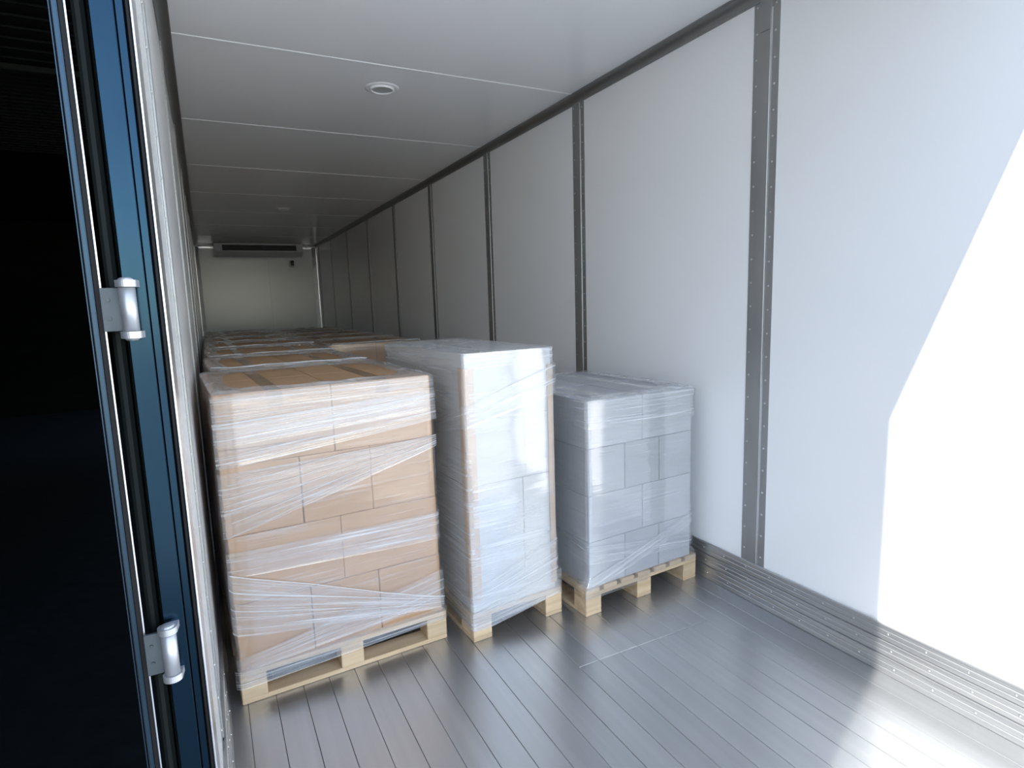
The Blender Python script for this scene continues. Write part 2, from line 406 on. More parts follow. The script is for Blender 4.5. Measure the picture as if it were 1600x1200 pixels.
# ceiling
ceil = struct(obj('ceiling', B(XL-0.02, XR+0.02, YR, YB+0.06, H+0.03, H+0.11), 'navy'), 'glossy white panelled ceiling of the trailer', 'ceiling')
cp = [YR] + POSTS + [YB]
for a, b in zip(cp, cp[1:]):
    obj('ceiling_panel', B(XL, XR, a+0.0012, b-0.0012, H, H+0.029), 'ceil', ceil)
for yc in POSTS:
    bm = bmesh.new()
    extrude = [(yc-0.006, H), (yc-0.004, H-0.0028), (yc+0.004, H-0.0028), (yc+0.006, H)]
    a = [bm.verts.new((XL, y, z)) for y, z in extrude]; b = [bm.verts.new((XR, y, z)) for y, z in extrude]
    for i in range(3): bm.faces.new((a[i], a[i+1], b[i+1], b[i]))
    obj('seam_strip', bm, 'white', ceil)
# concave cove mouldings, in lengths
for n, (xx, s) in enumerate(((XL, 1), (XR, -1))):
    c = 0.055
    tr = None
    cuts = [YR+0.02, 4.3, 7.9, 11.2, YB-0.1]
    for a, b in zip(cuts, cuts[1:]):
        bm = bmesh.new()
        pts = [(xx, H), (xx, H-c), (xx+s*0.006, H-c)]
        for q in range(1, 8):
            an = q/8*math.pi/2
            pts.append((xx+s*(0.006+(c-0.006)*(1-math.cos(an))), H-c+(c-0.006)*math.sin(an)))
        pts += [(xx+s*c, H-0.006), (xx+s*c, H)]
        extrude_profile(bm, pts, a+0.0008, b-0.0008)
        if tr is None:
            tr = struct(obj('trim_%d' % (n+4), bm, 'cove'), 'grey metal cove moulding between ceiling and %s wall' % ('left', 'right')[n], 'trim')
        else: obj('cove_length', bm, 'cove', tr)

# rear frame: left jamb, right jamb, header, sill
FY = 0.84
def fx(az): return 0.0954 + az*FY
tl = struct(obj('trim_6', B(fx(-0.0995), fx(-0.0705), FY, FY+0.09, -0.14, H+0.1, bev=0.0012), 'navy'), 'navy blue steel jamb of the rear doorway beside the hinges', 'door frame')
obj('jamb_flange', B(fx(-0.0702), fx(-0.0590), FY+0.0006, FY+0.09, -0.14, H+0.1, bev=0.0012), 'navy', tl)
obj('seal', B(fx(-0.0582), fx(-0.0525), FY+0.004, FY+0.085, -0.1, H+0.05, bev=0.001), 'rubber', tl)
obj('edge_strip', B(fx(-0.0522), fx(-0.0492), FY-0.001, FY+0.085, -0.1, H+0.05, bev=0.0006), 'alu', tl)
obj('recess_back', B(fx(-0.1235), fx(-0.100), FY+0.055, FY+0.085, -0.12, H+0.08), 'gasket', tl)
obj('gasket_bulb', B(fx(-0.1225), fx(-0.1075), FY+0.025, FY+0.054, -0.12, H+0.08, bev=0.004), 'gasket', tl)
struct(obj('trim_7', B(XR, XR+0.075, YR-0.03, YR+0.018, -0.14, H+0.1), 'navy'), 'navy steel jamb on the right of the rear doorway', 'door frame')
struct(obj('trim_8', B(XL+0.05, XR-0.002, YR-0.03, YR-0.002, H+0.06, H+0.2), 'navy'), 'navy steel header above the rear doorway', 'door frame')
struct(obj('trim_9', B(XL+0.05, XR-0.002, YR-0.05, YR-0.002, -0.14, -0.004), 'steel'), 'steel sill at the rear edge of the floor', 'door sill')

# left rear door, folded back along the outside of the trailer; its hinge edge faces the camera
d1 = bpy.data.objects.new('door_1', None); C.objects.link(d1); d1.location = (fx(-0.143), FY, -0.1)
struct(d1, 'navy rear door folded back outside the left wall, hinge edge in view', 'door')
def leaf(x0, x1, yf, name, m, ln=1.15, k=-0.125, z0=0.0, z1=3.1, ext=True):
    ox, oy = fx(-0.143), FY
    y1 = yf + (ln if ext else 0.03)
    bm = bmesh.new()
    extrude_z(bm, [(x0-ox, yf-oy), (x1-ox, yf-oy), (x1-ox+k*(y1-yf), y1-oy), (x0-ox+k*(y1-yf), y1-oy)], z0, z1)
    es = [e for e in bm.edges if abs(e.verts[0].co.z-e.verts[1].co.z) > 1]
    bmesh.ops.bevel(bm, geom=es, offset=0.0009, segments=2, affect='EDGES')
    return obj(name, bm, m, d1)
leaf(fx(-0.143), fx(-0.1415), FY, 'door_skin', 'navyedge')
leaf(fx(-0.1412), fx(-0.1395), FY+0.004, 'rubber_lip', 'rubber', ext=False)
leaf(fx(-0.1395), fx(-0.1335), FY+0.001, 'door_core', 'navyedge')
leaf(fx(-0.1333), fx(-0.1262), FY+0.004, 'edge_gasket', 'rubber')
leaf(fx(-0.1260), fx(-0.1240), FY, 'edge_strip', 'alu', ext=False)

def hinge(zt, zb, parent):
    ox, oy, oz = parent.location
    cx_, cy_ = fx(-0.0938)+0.0006, FY-0.012
    hr = 0.0088; h = zt - zb
    bm = bmesh.new()
    z0 = zb + 0.009 - oz; hh = h - 0.018
    add_box(bm, fx(-0.1262)-ox, cx_-ox, FY-0.0065-oy, FY-0.0015-oy, z0, z0+hh, bev=0.0006)
    pl = obj('hinge', bm, 'plate', parent)
    bm = bmesh.new(); add_cyl(bm, (cx_-ox, cy_-oy, z0), hr, hr, hh, seg=24)
    br = obj('barrel', bm, 'zinc', pl, smooth=False)
    for p in br.data.polygons:
        if len(p.vertices) == 4: p.use_smooth = True
    for k, (zc, dome) in enumerate(((zt-0.0085-oz, 1), (zb+0.0005-oz, -1))):
        bm = bmesh.new()
        # teardrop cap reaching back to the jamb
        pts = []
        for q in range(17):
            a = math.pi*0.80 + q/16*math.pi*1.06
            pts.append((cx_-ox+0.0115*math.cos(a), cy_-oy+0.0115*math.sin(a)))
        pts += [(cx_-ox+0.0125, FY-oy+0.0005), (cx_-ox+0.003, FY-oy+0.0005)]
        extrude_z(bm, pts, zc, zc+0.008)
        if dome > 0: lathe(bm, [(0.0085, zc+0.008), (0.0072, zc+0.0100), (0.004, zc+0.0112), (0.0001, zc+0.0115)], (cx_-ox, cy_-oy, 0), 16)
        else: lathe(bm, [(0.0085, zc), (0.006, zc-0.0025), (0.0001, zc-0.0032)], (cx_-ox, cy_-oy, 0), 16)
        obj('cap', bm, 'zinc', pl)
    for zz in (0.3, 0.72):
        bm = bmesh.new(); add_cyl(bm, (fx(-0.117)-ox, FY-0.0088-oy, z0+hh*zz), 0.002, 0.002, 0.0024, axis='y', seg=8)
        obj('bolt', bm, 'plate', pl)
hinge(1.577+0.0455*0.828, 1.577-0.0375*0.828, d1)
hinge(1.577-0.478*0.828, 1.577-0.566*0.828, d1)

# right rear door, folded back along the outside of the right wall
d2 = struct(obj('door_2', B(XR+0.10, XR+0.15, YR+0.02, YR+1.22, -0.12, H+0.1), 'navy'), 'right rear door folded back outside the right wall', 'door')
obj('door_liner', B(XR+0.151, XR+0.16, YR+0.03, YR+1.21, -0.08, H+0.06), 'panel', d2)

# ------------------------------------------------------------------ outside: yard and dark canopy
GZ = -1.12
struct(obj('ground', B(-45, 45, -70, 2.2, GZ-0.2, GZ), 'concrete'), 'pale concrete yard behind the trailer', 'ground')
struct(obj('ground_shed', B(-14, 14, 2.2, 24, GZ-0.2, GZ), 'asphalt'), 'dark asphalt under the black canopy beside the trailer', 'ground')
can = struct(obj('canopy_roof', B(-9, 4.2, 0.33, 20, 4.03, 4.16), 'dark'), 'black boarded canopy roof over the trailer', 'roof')  # boards at left are in view; front edge over the trailer added for shade
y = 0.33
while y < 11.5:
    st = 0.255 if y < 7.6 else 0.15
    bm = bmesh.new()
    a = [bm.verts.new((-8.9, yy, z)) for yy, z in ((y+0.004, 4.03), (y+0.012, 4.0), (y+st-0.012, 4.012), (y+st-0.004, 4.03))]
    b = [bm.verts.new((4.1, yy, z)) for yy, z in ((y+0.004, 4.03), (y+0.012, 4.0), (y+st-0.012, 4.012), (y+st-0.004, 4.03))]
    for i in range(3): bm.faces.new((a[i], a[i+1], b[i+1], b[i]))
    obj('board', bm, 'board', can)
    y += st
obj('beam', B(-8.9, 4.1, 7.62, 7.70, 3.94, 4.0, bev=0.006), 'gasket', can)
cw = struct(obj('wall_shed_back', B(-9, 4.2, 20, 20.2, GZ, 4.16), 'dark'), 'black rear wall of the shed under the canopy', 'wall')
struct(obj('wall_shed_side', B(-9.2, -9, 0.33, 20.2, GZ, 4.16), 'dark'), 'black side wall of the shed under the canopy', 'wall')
struct(obj('wall_sky_block', B(-9, -2.8, -6, 0.32, GZ, 4.6), 'dark'), 'unseen tall black wall added left of the yard to cut sky light', 'wall')  # out of view, added to keep sky light off the near right wall
struct(obj('shadow_pillar', B(-0.62, -0.3, 0.33, 0.82, GZ, 4.03), 'dark'), 'unseen black column added to cast the upright shadow edge', 'shadow_pillar')  # out of view, added to throw the vertical shadow edge on the right wall

# ------------------------------------------------------------------ cooling unit, sensor, ceiling lights
ac = bpy.data.objects.new('cooling_unit', None); C.objects.link(ac); ac.location = (1.26, YB, 2.66)
tag(ac, 'grey white cooling unit with long black air slot on the far wall', 'cooling unit')
# shell: side profile in (y, z) extruded along x, with an opening for the slot
prof = [(0, 0.06), (-0.42, 0.0), (-0.55, 0.10), (-0.55, 0.262), (-0.50, 0.27), (0, 0.27)]
for (xa, xb) in ((-0.87, -0.72), (0.74, 0.87)):
    bm = bmesh.new()
    a = [bm.verts.new((xa, yy, z)) for yy, z in prof]; b = [bm.verts.new((xb, yy, z)) for yy, z in prof]
    for i in range(len(prof)): bm.faces.new((a[i], a[(i+1) % 6], b[(i+1) % 6], b[i]))
    bm.faces.new(a); bm.faces.new(b)
    obj('end_panel', bm, 'unit', ac)
bm = bmesh.new()
lower = [(0, 0.06), (-0.42, 0.0), (-0.55, 0.10), (-0.55, 0.118), (-0.53, 0.12), (0, 0.12)]
a = [bm.verts.new((-0.719, yy, z)) for yy, z in lower]; b = [bm.verts.new((0.739, yy, z)) for yy, z in lower]
for i in range(6): bm.faces.new((a[i], a[(i+1) % 6], b[(i+1) % 6], b[i]))
obj('drip_tray', bm, 'unit', ac)
bm = bmesh.new(); add_box(bm, -0.719, 0.739, -0.55, 0, 0.238, 0.27)
obj('top_panel', bm, 'unit', ac)
bm = bmesh.new(); add_box(bm, -0.719, 0.739, -0.49, -0.47, 0.12, 0.238)
obj('air_slot', bm, 'black', ac)
for k in range(3):
    obj('slat', B(-0.715, 0.735, -0.515, -0.495, 0.142+k*0.032, 0.146+k*0.032), 'black', ac)
ts = bpy.data.objects.new('temperature_sensor', None); C.objects.link(ts); ts.location = (1.95, YB-0.02, 2.47)
tag(ts, 'small white control box with dark face below the cooling unit', 'control box')
obj('housing', B(-0.055, 0.055, -0.045, 0.02, 0, 0.15, bev=0.008), 'unit', ts)
obj('face', B(-0.035, 0.035, -0.049, -0.044, 0.025, 0.14, bev=0.002), 'black', ts)

def ceiling_light(x, y, label):
    t = bpy.data.objects.new('ceiling_light', None); C.objects.link(t); t.location = (x, y, H)
    tag(t, label, 'ceiling light', 'ceiling lights')
    bm = bmesh.new(); lathe(bm, [(0.108, 0), (0.106, -0.004), (0.098, -0.006), (0.080, -0.006), (0.074, -0.003)], seg=40)
    obj('flange', bm, 'ceil', t, smooth=True)
    bm = bmesh.new(); lathe(bm, [(0.076, -0.004), (0.076, -0.014), (0.072, -0.017), (0.066, -0.016), (0.064, -0.008)], seg=40)
    obj('rim', bm, 'white', t, smooth=True)
    bm = bmesh.new(); rr = lathe(bm, [(0.066, -0.010), (0.001, -0.010)], seg=40)
    obj('lens', bm, 'lens', t)
ceiling_light(1.232, 3.912, 'round recessed ceiling light near the doorway, above the stacks')
ceiling_light(1.21, 9.007, 'small round ceiling light far back, in front of the cooling unit')

# ------------------------------------------------------------------ pallets
def thing(name, frame, label, cat, group=None, lx=0.0, ly=0.0, z=0.0):
    t = bpy.data.objects.new(name, None); C.objects.link(t)
    p = frame @ Vector((lx, ly, 0)); t.location = (p.x, p.y, z); t.rotation_euler = (0, 0, frame.to_euler().z)
    tag(t, label, cat, group); return t

_mc = {}
def box_mesh(key, w, d, h, material, bev=0.002):
    k = (key, round(w, 4), round(d, 4), round(h, 4), material)
    if k not in _mc:
        bm = bmesh.new(); add_box(bm, -w/2, w/2, -d/2, d/2, 0, h, bev=bev); _mc[k] = mesh(key, bm, material)
    return _mc[k]

def frame_at(x, y, deg):
    return Matrix.Translation((x, y, 0)) @ Matrix.Rotation(math.radians(deg), 4, 'Z')

def pallet(frame, w, d, label, deck='x', bottom='x', blocks_x=(0.10, 0.145, 0.10), z_top=0.137, front_blocks=3):
    t = thing('pallet', frame, label, 'pallet', 'wooden pallets', w/2, d/2)
    tk = 0.021; bt = 0.020; sk = 0.020; bz0 = bt; bz1 = z_top - tk - sk
    # blocks
    n = front_blocks
    bw = 0.098; bd = 0.10 if d < 1.0 else 0.13
    xs = [-w/2+bw/2+ (w-bw)*i/(n-1) for i in range(n)]
    ys = [-d/2+bd/2+(d-bd)*j/2 for j in range(3)]
    for xx in xs:
        for yy in ys:
            link('block', box_mesh('block', bw, bd, bz1-bz0, 'wood', 0.003), t, (xx, yy, bz0))
    if bottom == 'x':
        for yy in ys: link('bottom_board', box_mesh('bottom_board', w, bd, bt, 'wood', 0.003), t, (0, yy, 0))
    else:
        for xx in xs: link('bottom_board', box_mesh('bottom_board', bw, d, bt, 'wood', 0.003), t, (xx, 0, 0))
    if deck == 'x':     # stringers along y, deck boards along x
        for xx in xs: link('stringer_board', box_mesh('stringer_board', bw, d, sk, 'wood', 0.002), t, (xx, 0, bz1))
        m = 7; gap = 0.022; bwid = (d-gap*(m-1))/m
        for j in range(m): link('deck_board', box_mesh('deck_board', w, bwid, tk, 'wood', 0.002), t, (0, -d/2+bwid/2+j*(bwid+gap), bz1+sk))
    else:
        for yy in ys: link('stringer_board', box_mesh('stringer_board', w, bd, sk, 'wood', 0.002), t, (0, yy, bz1))
        m = 7 if w > 0.6 else 5; gap = 0.028; bwid = (w-gap*(m-1))/m
        for j in range(m): link('deck_board', box_mesh('deck_board', bwid, d, tk, 'wood', 0.002), t, (-w/2+bwid/2+j*(bwid+gap), 0, bz1+sk))
    return t

# ------------------------------------------------------------------ cartons
def carton_box(frame, lx, ly, z, w, d, h, material, label, cat, group, tape=None, side_tape=False, flaps=True, parts=True):
    p = frame @ Vector((lx, ly, 0))
    g = 0.0022
    o = link('cardboard_box', box_mesh('cardboard_box', w-g, d-g, h-(0.004 if parts else 0.0015), material, 0.003), None, (p.x, p.y, z), frame.to_euler().z + math.radians(random.uniform(-0.25, 0.25)))
    tag(o, label, cat, group)
    if parts:
        # two top flaps meeting along y
        fw2 = (w-g)/2 - 0.004
        for s in (-1, 1):
            link('flap', box_mesh('flap', fw2, d-g-0.006, 0.0025, material, 0.0008), o, (s*(fw2/2+0.0012), 0, h-0.0042))
        if tape:
            link('tape', box_mesh('tape', 0.058, d-g-0.004, 0.0008, tape, 0), o, (0, 0, h-0.0017))
            if side_tape:
                link('tape', box_mesh('tape_end', 0.058, 0.0008, 0.06, tape, 0), o, (0, -(d-g)/2-0.0003, h-0.066))
    return o

# ------------------------------------------------------------------ stretch film
def perimeter(x0, x1, y0, y1, r, n_side=(34, 34), n_arc=5):
    """closed loop of points starting at the front-left corner and running along the front; each with outward normal"""
    pts = []
    cs = [((x0+r, y0+r), 1.25), ((x1-r, y0+r), 1.5), ((x1-r, y1-r), 0.0), ((x0+r, y1-r), 0.5)]
    def arc(c, a0):
        for q in range(n_arc):
            a = (a0 + 0.5*(q+0.5)/n_arc)*math.pi
            pts.append((c[0]+r*math.cos(a), c[1]+r*math.sin(a), math.cos(a), math.sin(a)))
    def line(ax, ay, bx, by, n, nx, ny):
        for q in range(n):
            t = (q+0.5)/n; pts.append((ax+(bx-ax)*t, ay+(by-ay)*t, nx, ny))
    line(x0+r, y0, x1-r, y0, n_side[0], 0, -1); arc((x1-r, y0+r), 1.5)
    line(x1, y0+r, x1, y1-r, n_side[1], 1, 0); arc((x1-r, y1-r), 0.0)
    line(x1-r, y1, x0+r, y1, n_side[0], 0, 1); arc((x0+r, y1-r), 0.5)
    line(x0, y1-r, x0, y0+r, n_side[1], -1, 0); arc((x0+r, y0+r), 1.0)
    return pts

def film_mesh(name, rows, closed, uvs, material):
    """rows: list of point lists; uvs the same shape"""
    verts = [p for r in rows for p in r]; n = len(rows[0]); faces = []; fuv = []
    for i in range(len(rows)-1):
        for j in range(n if closed else n-1):
            k = (j+1) % n
            faces.append((i*n+j, i*n+k, (i+1)*n+k, (i+1)*n+j))
            ua, ub = uvs[i][j][0], uvs[i][k][0] if k else (uvs[i][j][0]*2-uvs[i][j-1][0])
            u3, u4 = uvs[i+1][k][0] if k else (uvs[i+1][j][0]*2-uvs[i+1][j-1][0]), uvs[i+1][j][0]
            fuv += [(ua, uvs[i][j][1]), (ub, uvs[i][k][1]), (u3, uvs[i+1][k][1]), (u4, uvs[i+1][j][1])]
    me = bpy.data.meshes.new(name); me.from_pydata(verts, [], faces)
    uvl = me.uv_layers.new(name='UVMap')
    for l, uvv in zip(uvl.data, fuv): l.uv = uvv
    me.materials.append(M[material])
    for p in me.polygons: p.use_smooth = True
    return me

def front_bulge(fb, s):
    return fb[0]*max(0.0, 1-abs(2*s-1)**fb[1]) if 0 <= s <= 1 else 0.0

def stack_film(frame, base, pal, zb, zt, label, material='film', hem=None, top='open', seed=0.0, rows_n=44, n_side=(34, 34), bulge=0.0, inset=(0.07, 0.08, 0.05, 0.11), share=None, crumple=0.010, fb=(0.006, 4), ridge=False):
    """base = (x0,x1,y0,y1) box extents, pal = pallet extents, local to the stack frame"""
    cx_, cy_ = (base[0]+base[1])/2, (base[2]+base[3])/2
    t = thing('stretch_film', frame, label, 'stretch film', 'stretch film around the pallet stacks', cx_, cy_)
    if share is not None:
        for nm, me in share: link(nm, me, t)
        return t, share
    o = 0.007
    pb = perimeter(base[0]-cx_-o, base[1]-cx_+o, base[2]-cy_-o, base[3]-cy_+o, 0.016, n_side)
    pp = perimeter(pal[0]-cx_-0.004, pal[1]-cx_+0.004, pal[2]-cy_-0.004, pal[3]-cy_+0.004, 0.012, n_side)
    us = [0.0]
    for a, b in zip(pb, pb[1:]): us.append(us[-1] + math.hypot(b[0]-a[0], b[1]-a[1]))
    rows, uvs = [], []
    n = len(pb); w = base[1]-base[0]; d = base[3]-base[2]
    for i in range(rows_n+1):
        tt = i/rows_n
        r, uv = [], []
        for j, (a, b) in enumerate(zip(pb, pp)):
            lo = zb + (hem(a[0]+cx_, a[1]+cy_) if hem else 0.0)
            z = lo + (zt-lo)*tt
            k = min(max((z-0.137)/0.07, 0), 1); k = k*k*(3-2*k)
            x = b[0]*(1-k) + a[0]*k; y = b[1]*(1-k) + a[1]*k
            nx, ny = a[2], a[3]
            f = 1.0 - max(abs(2*a[0]/w), 0) ** 8 if abs(ny) > 0.9 else 1.0 - max(abs(2*a[1]/d), 0) ** 8
            f = max(f, 0.0)
            nz_ = noise.noise(Vector((us[j]*1.6+seed, z*55, seed))) * 0.0016 + noise.noise(Vector((us[j]*3+seed, z*9, 4+seed))) * 0.0022
            off = nz_*(0.35+0.65*f) + 0.0012*f
            if ny < -0.9: off += front_bulge(fb, (a[0]+w/2)/w)*min(max((z-0.14)/0.08, 0), 1)
            if nx < -0.9: off += bulge*f*math.sin(math.pi*min(max((z-0.1)/(zt-0.1), 0), 1)) ** 0.6
            r.append((x+nx*off, y+ny*off, z)); uv.append((us[j], z))
        rows.append(r); uvs.append(uv)
    parts = [('side_wrap', film_mesh('side_wrap', rows, True, uvs, material))]
    # film folded over the top edge
    trow, tuv = [rows[-1]], [[(u[0], 0.0) for u in uvs[-1]]]
    steps = 9 if top == 'open' else 14
    hx, hy = w/2, d/2
    for s in range(1, steps+1):
        q = s/steps; r, uv = [], []
        for j, a in enumerate(pb):
            # target: superellipse opening
            ang = math.atan2(a[1]/hy, a[0]/hx)
            if top == 'open':
                ex, ey = hx-(inset[0]+inset[1])/2, hy-(inset[2]+inset[3])/2
                ox_, oy_ = (inset[0]-inset[1])/2, (inset[2]-inset[3])/2
                c, s_ = math.cos(ang), math.sin(ang); p_ = 4.5
                rad = (abs(c)**p_ + abs(s_)**p_) ** (-1/p_)
                wob = 1 + 0.045*noise.noise(Vector((math.cos(ang)*1.3+seed, math.sin(ang)*1.3, 2.0)))
                tx, ty = ox_+ex*rad*c*wob, oy_+ey*rad*s_*wob
            else:
                tx, ty = 0.0, 0.0
            x = a[0] + (tx-a[0])*q; y = a[1] + (ty-a[1])*q
            amp = crumple * math.sin(math.pi*min(q*1.15, 1.0)) if top == 'open' else 0.004*math.sin(math.pi*q)
            z = zt + 0.006*math.sin(math.pi*min(q*2, 1))*0.6 + 0.003 + amp*(0.55+noise.noise(Vector((x*9+seed, y*9, q*3))))
            if top != 'open': z = zt + 0.004 + amp*(0.5+noise.noise(Vector((x*12+seed, y*5, 1.0))))
            elif s == steps: z = zt + 0.003
            r.append((x, y, max(z, zt+0.0015))); uv.append((us[j], q*0.14 + 0.0))
        trow.append(r); tuv.append(uv)
    parts.append(('top_fold', film_mesh('top_fold', trow, True, tuv, 'filmtop')))
    if ridge:     # gathered edge of the film along the front of the top
        bm = bmesh.new(); prev = None
        for q in range(41):
            u = q/40; x = -w/2 + w*u
            zz = zt + 0.009 + 0.007*noise.noise(Vector((x*7+seed, 0.3, seed))) + 0.004*math.sin(u*math.pi)
            yy = -d/2 + 0.012 + 0.018*noise.noise(Vector((x*4, seed, 2.1))) + (0.05*(1-u/0.12)**2 if u < 0.12 else 0)
            r_ = 0.0055*(0.6+0.6*abs(noise.noise(Vector((x*11, seed, 7.0)))))
            ring = [bm.verts.new((x, yy+1.5*r_*math.cos(a*math.pi/3), zz+r_*math.sin(a*math.pi/3))) for a in range(6)]
            if prev:
                for a in range(6): bm.faces.new((prev[a], prev[(a+1) % 6], ring[(a+1) % 6], ring[a]))
            prev = ring
        parts.append(('film_ridge', mesh('film_ridge', bm, 'crease', True)))
    for nm, me in parts: link(nm, me, t)
    return t, parts

def film_band(t, base, u_from, u_to, z_lo, z_hi, strands=9, off=0.011, material='filmband', label=None, slack=0.0, fb=(0.006, 4)):
    """a wound strip. u measured along the front (0 at the front-left corner, w at the right one); beyond that it turns the corner"""
    x0, x1, y0, y1 = base; w = x1-x0; cx_, cy_ = (x0+x1)/2, (y0+y1)/2
    n = 60; m = 14
    def pos(u):
        r = 0.016
        if 0 <= u <= w:
            return (x0+u-cx_, y0-off-cy_-front_bulge(fb, u/w), 0, -1)
        if u < 0: return (x0-off-cx_, y0-cy_-off-u, -1, 0)
        return (x1+off-cx_, y0-off-cy_+(u-w), 1, 0)
    rows, uvs = [], []
    for i in range(m+1):
        q = i/m; r, uv = [], []
        for j in range(n+1):
            u = u_from + (u_to-u_from)*j/n; s = u/w
            zl, zh = z_lo(s), z_hi(s); z = zl + (zh-zl)*q
            x, y, nx, ny = pos(u)
            d = noise.noise(Vector((u*2, q*strands*1.4, strands+u_from))) * 0.0018
            edge = 0.0012 if i in (0, m) else 0
            r.append((x+nx*(d+edge), y+ny*(d+edge), z - slack*math.sin(math.pi*s)*(1-q))); uv.append((u*1.1, q*strands*1.6))
        rows.append(r); uvs.append(uv)
    o = link('film_band', film_mesh('film_band', rows, False, uvs, material), t)
    return o

def crease(t, base, pts, r=0.0012, off=0.0135, material='filmband', fb=(0.013, 8)):
    """a gathered rope of film across the front: pts = [(u, z), ...] straight runs"""
    x0, x1, y0, y1 = base; cx_, cy_ = (x0+x1)/2, (y0+y1)/2
    bm = bmesh.new()
    prev = None
    dense = []
    for (ua, za), (ub, zb_) in zip(pts, pts[1:]):
        dense += [(ua+(ub-ua)*k/8, za+(zb_-za)*k/8) for k in range(8)]
    for (u, z) in dense + [pts[-1]]:
        ring = [bm.verts.new((x0+u-cx_, y0-off-cy_-front_bulge(fb, u/(x1-x0))+r*math.cos(a*math.pi/3), z+r*math.sin(a*math.pi/3))) for a in range(6)]
        if prev:
            for a in range(6): bm.faces.new((prev[a], prev[(a+1) % 6], ring[(a+1) % 6], ring[a]))
        prev = ring
    o = obj('film_crease', bm, M['crease'], t, smooth=True)
    return o

ORD = ['bottom', 'third', 'second', 'top']
def lname(i): return ('bottom layer', 'third layer down', 'second layer down', 'top layer')[i]
COLS = {2: ('left', 'right'), 3: ('left', 'middle', 'right'), 1: ('',)}

def brown_stack(frame, zp, bh, x0, x1, y0, y1, where, full=True, detail=True):
    w, d = x1-x0, y1-y0
    for l in range(4):
        z = zp + l*bh
        nx = 2 if (l % 2 == 1 or not full) else 3
        jx = random.uniform(-0.003, 0.003) if full else 0
        tops = (l == 3)
        for r in range(2):
            for c in range(nx):
                bw, bd = w/nx, d/2
                lab = 'brown cardboard box, %s, %s %s, of %s' % (lname(l), ('front', 'back')[r], COLS[nx][c], where)
                lx, ly = x0+bw*(c+0.5)+jx, y0+bd*(r+0.5)
                if full and l == 3 and c == 0 and r == 0:
                    # shallow tray with a lower box on it
                    carton_box(frame, lx, ly, z, bw, bd, 0.066, 'brown', 'shallow brown cardboard tray under the top left box of the nearest brown stack', 'box', 'brown boxes', parts=False)
                    carton_box(frame, lx, ly, z+0.066, bw, bd, bh-0.066, 'brown', lab, 'box', 'brown boxes', 'tape', True)
                    continue
                carton_box(frame, lx, ly, z, bw, bd, bh, 'brown', lab, 'box', 'brown boxes', 'tape' if tops else None, full, parts=tops)

# --- nearest brown stack
A = frame_at(0.088, 2.441, 2.85)
pallet(A, 0.893, 0.90, 'pale wooden pallet under the nearest brown stack by the left wall', 'x', 'x')
PB = (0.006, 0.877, 0.012, 0.888)
brown_stack(A, 0.137, 0.2805, *PB, 'the nearest brown stack')
FA = (0.013, 8)
filmA, partsA = stack_film(A, PB, (0, 0.893, 0, 0.90), 0.075, 1.262, 'clear stretch film around the nearest brown stack, slack over the pallet',
    hem=lambda x, y: 0.035 if y > 0.05 else 0.045 - 0.04*math.sin(math.pi*min(max(x/0.893, 0), 1)*2) + 0.02*(x/0.893), bulge=0.012, seed=1.0, fb=FA)
lin = lambda a, b: (lambda s: a + (b-a)*s)
film_band(filmA, PB, -0.3, 0.98, lin(1.06, 1.10), lin(1.255, 1.258), 16, fb=FA)
film_band(filmA, PB, -0.2, 0.97, lin(0.975, 1.06), lin(1.15, 1.20), 13, off=0.0135, fb=FA)
film_band(filmA, PB, -0.2, 1.0, lin(0.70, 0.935), lin(0.955, 0.985), 15, off=0.0125, fb=FA)
film_band(filmA, PB, -0.15, 0.96, lin(0.54, 0.50), lin(0.64, 0.63), 6, fb=FA)
film_band(filmA, PB, -0.2, 1.0, lin(0.295, 0.165), lin(0.55, 0.215), 19, off=0.0135, fb=FA)
film_band(filmA, PB, -0.1, 1.0, lin(0.145, 0.20), lin(0.20, 0.35), 10, off=0.0122, fb=FA)
film_band(filmA, PB, -0.03, 0.895, lin(0.072, 0.105), lin(0.15, 0.165), 8, off=0.0205, fb=(0.0, 2))
crease(filmA, PB, [(-0.005, 0.552), (0.3, 0.44), (0.6, 0.315), (0.882, 0.212)], 0.0022, 0.0155)
for k in range(5):
    crease(filmA, PB, [(0.02, 0.71+0.05*k), (0.45, 0.84+0.032*k), (0.88, 0.952+0.009*k)], 0.0010, 0.0145)
for k in range(4):
    crease(filmA, PB, [(0.0, 0.33+0.05*k), (0.45, 0.25+0.03*k), (0.88, 0.178+0.008*k)], 0.0010, 0.0155)

# --- rows of brown stacks behind
ORDL = ['second', 'third', 'fourth', 'fifth', 'sixth', 'seventh']
shareL = None
PL = (0.006, 0.815, 0.012, 0.888)
for i in range(6):
    Fk = frame_at(0.096, 3.385 + 0.945*i, 2.5)
    wh = '%s brown stack in left row' % ORDL[i]
    pallet(Fk, 0.83, 0.90, 'wooden pallet under the %s' % wh, 'x', 'x')
    brown_stack(Fk, 0.137, 0.2805, *PL, wh, full=False)
    t, p = stack_film(Fk, PL, (0, 0.83, 0, 0.90), 0.09, 1.262, 'clear stretch film around the %s' % wh, bulge=0.012, ridge=True, seed=3.0+i*2.0,
                      rows_n=22 if i > 0 else 30, n_side=(20, 20), share=None if i < 2 else shareL, crumple=0.016)
    if i == 1: shareL = p
shareR = None
ORDR = ['nearest', 'second', 'third', 'fourth', 'farthest']
PR = (0.006, 0.93, 0.012, 0.888)
